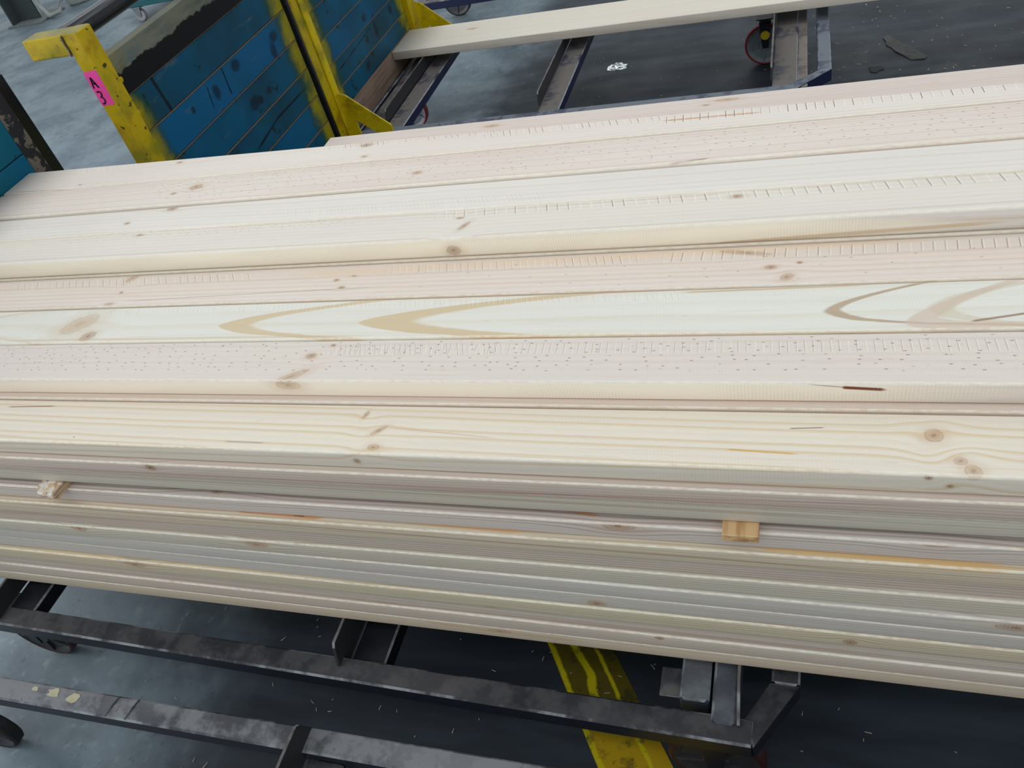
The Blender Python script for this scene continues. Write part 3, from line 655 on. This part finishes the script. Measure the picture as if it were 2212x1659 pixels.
# layers 4 to 15: front faces read from the photograph (bottom edges at the left and right)
T = .047
front = {4: (.919,.919), 5: (.927,.923), 6: (.922,.917), 7: (.908,.905), 8: (.918,.914), 9: (.911,.907), 10: (.919,.897), 11: (.922,.898), 12: (.911,.897), 13: (.922,.904), 14: (.917,.900), 15: (.918,.902)}
C_M = ((208,192,176), (172,146,128)); C_G = ((206,198,178), (168,156,132)); C_O = ((214,198,168), (184,154,118)); C_V = ((198,194,184), (166,160,150))
spec = {
 4: dict(t='rosy board just under the cream front board', c=C_M, edge=(222,188,168), K=[(325,1010,.014,.009,.7)], sk=[SK((-50,1003),(2250,1120),.0035,(176,132,118),.45,y=.919), SK((700,1052),(2250,1100),.002,(170,124,108),.5,y=.919)]),
 5: dict(t='grey green board resting on the stickers', c=C_G, sk=[SK((-50,1014),(2250,1140),.004,(160,136,112),.5,y=.925)]),
 6: dict(t='pinkish white board right below the stickers', c=((212,198,188),(176,152,138)), K=[(1336,1135,.030,.014,.35), (2025,1171,.026,.011,.4), (440,1062,.03,.012,.2)], T=[K(470,1060,.016,.008,z=-1.263,dark=.7)], sk=[SK((1130,1083),(1310,1118),.007,(206,140,84),.75,z=-1.263)]),
 7: dict(t='board with an amber resin edge and a dark pitch pocket', c=C_O, K=[(945,1182,.03,.008,.2)], sk=[SK((-50,1083),(2250,1262),.004,(150,122,100),.5,y=.906), SK((160,1075),(560,1104),.010,(214,160,92),.7,z=-1.310), SK((500,1100),(720,1120),.012,(206,132,70),.8,z=-1.310), SK((860,1123),(1160,1150),.010,(214,158,90),.7,z=-1.310), SK((1600,1178),(2260,1232),.012,(212,172,110),.8,z=-1.310), SK((632,1111),(662,1114),.006,(20,14,12),1.0,z=-1.310)]),
 8: dict(t='mauve brown board below the amber edged one', c=C_M, sk=[SK((-50,1104),(600,1140),.012,(176,146,128),.4,y=.916)]),
 9: dict(t='greenish grey board with two knots in its left part', c=C_G, K=[(170,1142,.024,.012,.35), (555,1177,.03,.010,.3), (1282,1227,.008,.006,.5)]),
 10: dict(t='grey board with a torn knot on its upper edge', c=C_V, K=[(745,1208,.024,.010,.35), (2190,1345,.03,.010,.4)], sk=[SK((2060,1352),(2240,1384),.002,(140,130,120),.6,y=.905)]),
 11: dict(t='bluish grey board below the torn knot', c=C_V, K=[(1290,1300,.02,.012,.25)]),
 12: dict(t='straw coloured board with amber upper edge', c=((208,196,164),(176,154,120)), K=[(290,1222,.03,.012,.35), (1836,1382,.013,.009,.6), (1060,1312,.02,.005,.3)], sk=[SK((0,1184),(300,1208),.010,(222,192,146),.5,z=-1.545), SK((280,1210),(800,1252),.009,(222,192,146),.4,z=-1.545)]),
 13: dict(t='mauve board in the lower part of the stack', c=C_M, sk=[SK((300,1250),(2200,1440),.006,(190,160,140),.5,y=.912)]),
 14: dict(t='board with a pale upper edge, second from the bottom', c=((206,192,174),(172,152,132)), K=[(368,1259,.010,.006,.5), (1425,1375,.010,.007,.7)]),
 15: dict(t='bottom board of the front face', c=((206,190,164),(176,152,122)), K=[(1080,1362,.03,.008,.2)], sk=[SK((900,1340),(1300,1390),.008,(180,150,104),.5,y=.91)]),
}
def ztop(n): return -1.149 - T*(n-4) - (.02 if n > 5 else 0)
backmats = []
for k in range(4):
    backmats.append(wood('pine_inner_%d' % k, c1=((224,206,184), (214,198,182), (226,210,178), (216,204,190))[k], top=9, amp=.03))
for n in range(4, 16):
    zt_ = ztop(n); yl, yr = front[n]; ym = (yl+yr)/2; sp_ = spec[n]
    ym_ = ym
    kn = [K(a[0], a[1], a[2], a[3], y=ym, dark=min(1, a[4]+.3)) for a in sp_.get('K', [])] + sp_.get('T', [])
    c1_, c2_ = sp_['c']
    # skew over the visible stretch -2.2..0.4 extended to the whole board
    sk_ = (yr-yl)*(XR+2.555)/2.6; yc = (yl+yr)/2 + sk_*((-.9-(-2.555))/(XR+2.555)-.5)*-1
    x0_ = -2.555
    o = top('%s, front row of the stack' % sp_['t'], -2.555, yc, 1.060, zt_-T+.0004, zt_, skew=sk_*.95, skewb=0, r=.0055, group='boards in the front face of the stack',
            c1=c1_, c2=c2_, c3=tuple(min(255, int(v*1.0)+d_) for v, d_ in zip(c1_, (4, -6, -6))), sp=.0062, late=.85, amp=.028, knots=kn, streaks=sp_.get('sk', ()), seed=100+n)
    for k in range(1, 9):
        a = .918+.1425*k + .004
        if k == 8: a += 0
        b = board(-2.555, XR, a, a+.1385, zt_-T+.0004, zt_, backmats[(n+k*3) % 4], r=.005, nseg=1)
        tag(b, 'pale pine board inside the stack, behind the front row', 'board', 'boards inside the stack')

# stickers (spacer strips) that stick out between two layers
g = G('sticker_wood'); X, Y, Z = g.xyz(); q = g.stretch((60, 6, 120), 1, 3)
STK = g.out(g.mix(lin((214,178,130)), lin((178,132,84)), q.ss(.4, .65)), .6, q, .2, .0006)
g = G('sticker_wood_weathered'); X, Y, Z = g.xyz(); q = g.stretch((90, 12, 200), 1, 3)
STK2 = g.out(g.mix(g.mix(lin((216,184,146)), lin((150,124,108)), q.ss(.45, .6)), lin((238,232,226)), g.noise(g.vec, 34, 3).ss(.56, .62)*.8), .6, q, .3, .0006)
def sticker(x0, x1, y0, mat, label, rough_end=False):
    zt_, zb = -1.2434, -1.2626
    if rough_end: pts = [(x0+.006, y0+.012), (x0+.018, y0), (x1, y0-.004), (x1, 2.12), (x0, 2.12), (x0, y0+.03)]
    else: pts = [(x0, y0+.001), (x0+.002, y0), (x1-.002, y0), (x1, y0+.002), (x1, 2.12), (x0, 2.12)]
    o = newobj('sticker', *prism(pts, 'z', zb, zt_, .0015), mat)
    tag(o, label, 'wood strip', 'stickers between the layers')
sticker(-.131, -.068, .895, STK, 'short orange spacer strip end poking out of the stack on the right')
sticker(-1.752, -1.678, .890, STK2, 'weathered spacer strip end poking out of the stack on the left', True)
o = newobj('sticker', *box(-2.5, -2.44, .95, 2.12, -1.2626, -1.2434, .002), STK); tag(o, 'spacer strip at the left end inside the stack', 'wood strip', 'stickers between the layers')
o = newobj('sticker', *box(1.1, 1.16, .95, 2.12, -1.2626, -1.2434, .002), STK); tag(o, 'spacer strip at the right end inside the stack', 'wood strip', 'stickers between the layers')

# ------------------------------------------------------------------ the single board on the rear trolley
o = top('single long board lying across the rear trolley', -2.325, 4.506, 4.838, -1.733, -1.683, x1=1.5, r=.004, group=None,
        c1=(230,220,202), c3=(228,212,198), c2=(206,184,150), late=.5, sp=.016, amp=.03, seed=130, skew=-.125,
        knots=[K(985,48,.03,.015,z=-1.683,dark=.4), K(1020,62,.03,.012,z=-1.683,dark=.35)])

# ------------------------------------------------------------------ floor things
a = [onz(*q_, -H) for q_ in ((1185,1395), (1290,1655), (1465,1655), (1310,1430))]
d0 = (a[1]-a[0]).normalized(); d1 = (a[2]-a[3]).normalized()
p0, p1, p2, p3 = a[0]-d0*1.2, a[1]+d0*.45, a[2]+d0*.45, a[3]-d0*1.2
nn = Vector((-d0.y, d0.x)); wd_ = (a[3]-a[0]).xy.dot(nn); sg = 1 if wd_ > 0 else -1
cxy = ((min(p.x for p in (p0,p1,p2,p3))+max(p.x for p in (p0,p1,p2,p3)))/2, (min(p.y for p in (p0,p1,p2,p3))+max(p.y for p in (p0,p1,p2,p3)))/2)
g = G('floor_line_paint'); X, Y, Z = g.xyz((cxy[0], cxy[1], 0)); q = g.noise(g.vec, 13, 4, .7); q2 = g.noise(g.vec, 40, 3, .7)
u = ((X-a[0].x)*nn.x + (Y-a[0].y)*nn.y)*(1/wd_) + (q-.5)*.12
lines = (u-.06).abs().ss(.03, .08, 1.0, 0.0).max((u-.93).abs().ss(.02, .06, 1.0, 0.0)).max((u-.52+(g.noise(g.comb(0.0, Y, 3.0), 9, 1)-.5)*.35).abs().ss(.05, .10, 1.0, 0.0)*Y.ss(.93, .99))
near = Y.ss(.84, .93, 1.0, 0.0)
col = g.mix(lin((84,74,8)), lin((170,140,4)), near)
col = g.mix(col, lin((190,176,0)), lines*.9)
col = g.mix(col, lin((34,34,26)), (q.ss(.52, .64)*.55+q2.ss(.62, .7)*.6).sat())
LINE = g.out(col, .6, spec=.25)
o = newobj('floor_marking', *prism([(p.x, p.y) for p in (p1, p2, p3, p0)][::-1], 'z', -H, -H+.0012), LINE); tag(o, 'worn yellow line painted diagonally on the floor under the trolleys', 'floor marking')

def scrap(pix, label, col, cat, name, th=.004, h=.0):
    pts = [onz(p[0], p[1], -H) for p in pix]
    v = []; n_ = len(pts)
    for lay in (0, th):
        for i, p in enumerate(pts): v.append((p.x, p.y, -H+.0005+lay+h*(i % 3)*.3))
    f = [tuple(range(n_-1, -1, -1)), tuple(range(n_, 2*n_))] + [(i, (i+1) % n_, n_+(i+1) % n_, n_+i) for i in range(n_)]
    o = newobj(name, v, f, plain(name+'_mat', col, .8, var=.25)); return tag(o, label, cat)
scrap([(1907,82), (1918,78), (1945,92), (1985,112), (2003,122), (1998,128), (1968,130), (1950,120), (1935,113), (1925,104), (1913,98), (1914,92)], 'torn grey strip of cardboard on the dark floor at the upper right', (84,84,82), 'scrap', 'cardboard_scrap', h=.004)
scrap([(1876,146), (1905,144), (1910,150), (1900,152), (1893,158), (1880,156)], 'small dark flake lying below the cardboard strip', (62,64,66), 'scrap', 'paper_scrap')
# crumpled plastic film
c = onz(1333, 146, -H)
v, f = [], []; R_, Q_ = 5, 12
for i in range(R_):
    for j in range(Q_):
        rr = (i+.3)/R_*.08*random.uniform(.8, 1.15); aa = 2*PI*j/Q_
        v.append((c.x+rr*math.cos(aa), c.y+rr*.8*math.sin(aa), -H+.003+.030*(1-i/(R_-1))*random.uniform(.3, 1)))
for i in range(R_-1):
    for j in range(Q_):
        k = (j+1) % Q_; f.append((i*Q_+j, i*Q_+k, (i+1)*Q_+k, (i+1)*Q_+j))
f.append(tuple(range(Q_-1, -1, -1)))
g = G('clear_film'); g.put(g.bsdf.inputs['Base Color'], (.75, .82, .88)); g.bsdf.inputs['Roughness'].default_value = .15; g.bsdf.inputs['Transmission Weight'].default_value = .85
o = newobj('plastic_film', v, f, g.mat); tag(o, 'crumpled clear plastic film on the floor inside the rear trolley', 'plastic film')
# splinters and sawdust chips: nobody could count them
v, f = [], []
def chip(x, y, z, L, w, a):
    k = len(v); ca, sa = math.cos(a), math.sin(a)
    for zz in (0, .0015):
        for u, s in ((-L, -w), (L, -w*.5), (L, w*.5), (-L, w)): v.append((x+u*ca-s*sa, y+u*sa+s*ca, z+.0003+zz))
    f.extend([(k+3, k+2, k+1, k), (k+4, k+5, k+6, k+7)] + [(k+i, k+(i+1) % 4, k+4+(i+1) % 4, k+4+i) for i in range(4)])
for i in range(620): chip(random.uniform(-.2, 2.2), random.uniform(3.3, 7.0), -H, random.uniform(.002, .010), random.uniform(.001, .0022), random.uniform(0, PI))
for i in range(60): chip(random.uniform(-2.3, .6), random.uniform(3.8, 5.2), -H, random.uniform(.002, .007), .001, random.uniform(0, PI))
for i in range(150): chip(random.uniform(-2.0, .9), random.uniform(.55, 1.3), -H, random.uniform(.002, .009), .0008, random.uniform(0, PI))
o = newobj('wood_chips', v, f, plain('chip_wood', (196,186,160), .7)); tag(o, 'scattered pale wood splinters on the floor', 'wood chips', kind='stuff')

# ------------------------------------------------------------------ background, upper left: column foot, bags, small cart
GREYCOL = plain('grey_column_paint', (60,68,70), .6)
a, b = onz(35, 58, -H), onz(105, 45, -H)
r_ = empty('steel_column', (a.x, a.y+.1, -H)); tag(r_, 'dark grey foot of a steel column at the top left', 'column')
newobj('flange', *boxz(a.x-.02, a.x+.0, a.y-.02, a.y+.30, -H+.02, 1.2, .002), GREYCOL, r_)
newobj('web', *boxz(a.x, a.x+.30, a.y+.12, a.y+.145, -H+.02, 1.2, .002), GREYCOL, r_)
newobj('base_plate', *boxz(a.x-.08, a.x+.45, a.y-.05, a.y+.40, -H, -H+.02, .002), plain('plate', (112,118,118), .7), r_)
c1_ = onz(112, 40, -H)
o = newobj('hose', *tube([(c1_.x-.22, c1_.y+.35, -H+1.0), (c1_.x-.20, c1_.y+.18, -H+.55), (c1_.x-.12, c1_.y+.04, -H+.16), (c1_.x, c1_.y, -H+.03), (c1_.x+.14, c1_.y+.03, -H+.05), (c1_.x+.24, c1_.y+.14, -H+.25), (c1_.x+.3, c1_.y+.3, -H+.7)], .028, 10), plain('pale_hose', (150,154,152), .5)); tag(o, 'pale looped hose hanging to the floor beside the column', 'hose')
c2_ = onz(168, 8, -H)
prof = [(0, .14), (.03, .17), (.25, .19), (.5, .18), (.72, .14), (.8, .08), (.84, .05)]
vv, ff = lathe(c2_.x, c2_.y+.1, -H, prof, 'z', 22); vv = [(x+random.uniform(-.012, .012), y_+random.uniform(-.012, .012), z) for x, y_, z in vv]
o = newobj('sack', vv, ff, plain('white_sack', (186,190,184), .8, sc=6), smooth=True); tag(o, 'off-white filled sack standing behind the push bar', 'sack')
c3_ = onz(304, 50, -H)
r_ = empty('small_cart', (c3_.x+.4, c3_.y+.4, -H)); tag(r_, 'teal cart with a white caster at the top edge of the photograph', 'cart')
TEAL = plain('teal_paint', (30,98,108), .5, sc=5)
newobj('deck', *box(c3_.x-.10, c3_.x+1.0, c3_.y+.02, c3_.y+.9, -H+.15, -H+.21, .006), TEAL, r_)
newobj('skirt', *box(c3_.x-.10, c3_.x+1.0, c3_.y+.03, c3_.y+.045, -H+.20, -H+.45, .004), TEAL, r_)
for dx, dy in ((0, .07), (.85, .07), (0, .8), (.85, .8)):
    cc = newobj('caster', *join(box(c3_.x+dx-.05, c3_.x+dx+.05, c3_.y+dy-.04, c3_.y+dy+.04, -H+.13, -H+.15, .002), prism([(c3_.x+dx-.045, -H+.13), (c3_.x+dx+.045, -H+.13), (c3_.x+dx+.02, -H+.05), (c3_.x+dx-.02, -H+.05)], 'y', c3_.y+dy-.04, c3_.y+dy-.034)), CHROME, r_)
    newobj('wheel', *lathe(c3_.x+dx, c3_.y+dy, -H+.0605, [(-.025, .05), (-.02, .06), (.02, .06), (.025, .05)], 'y', 24), plain('white_wheel', (176,170,176), .5), cc)

for o in bpy.data.objects:
    if '_w' in o: del o['_w']
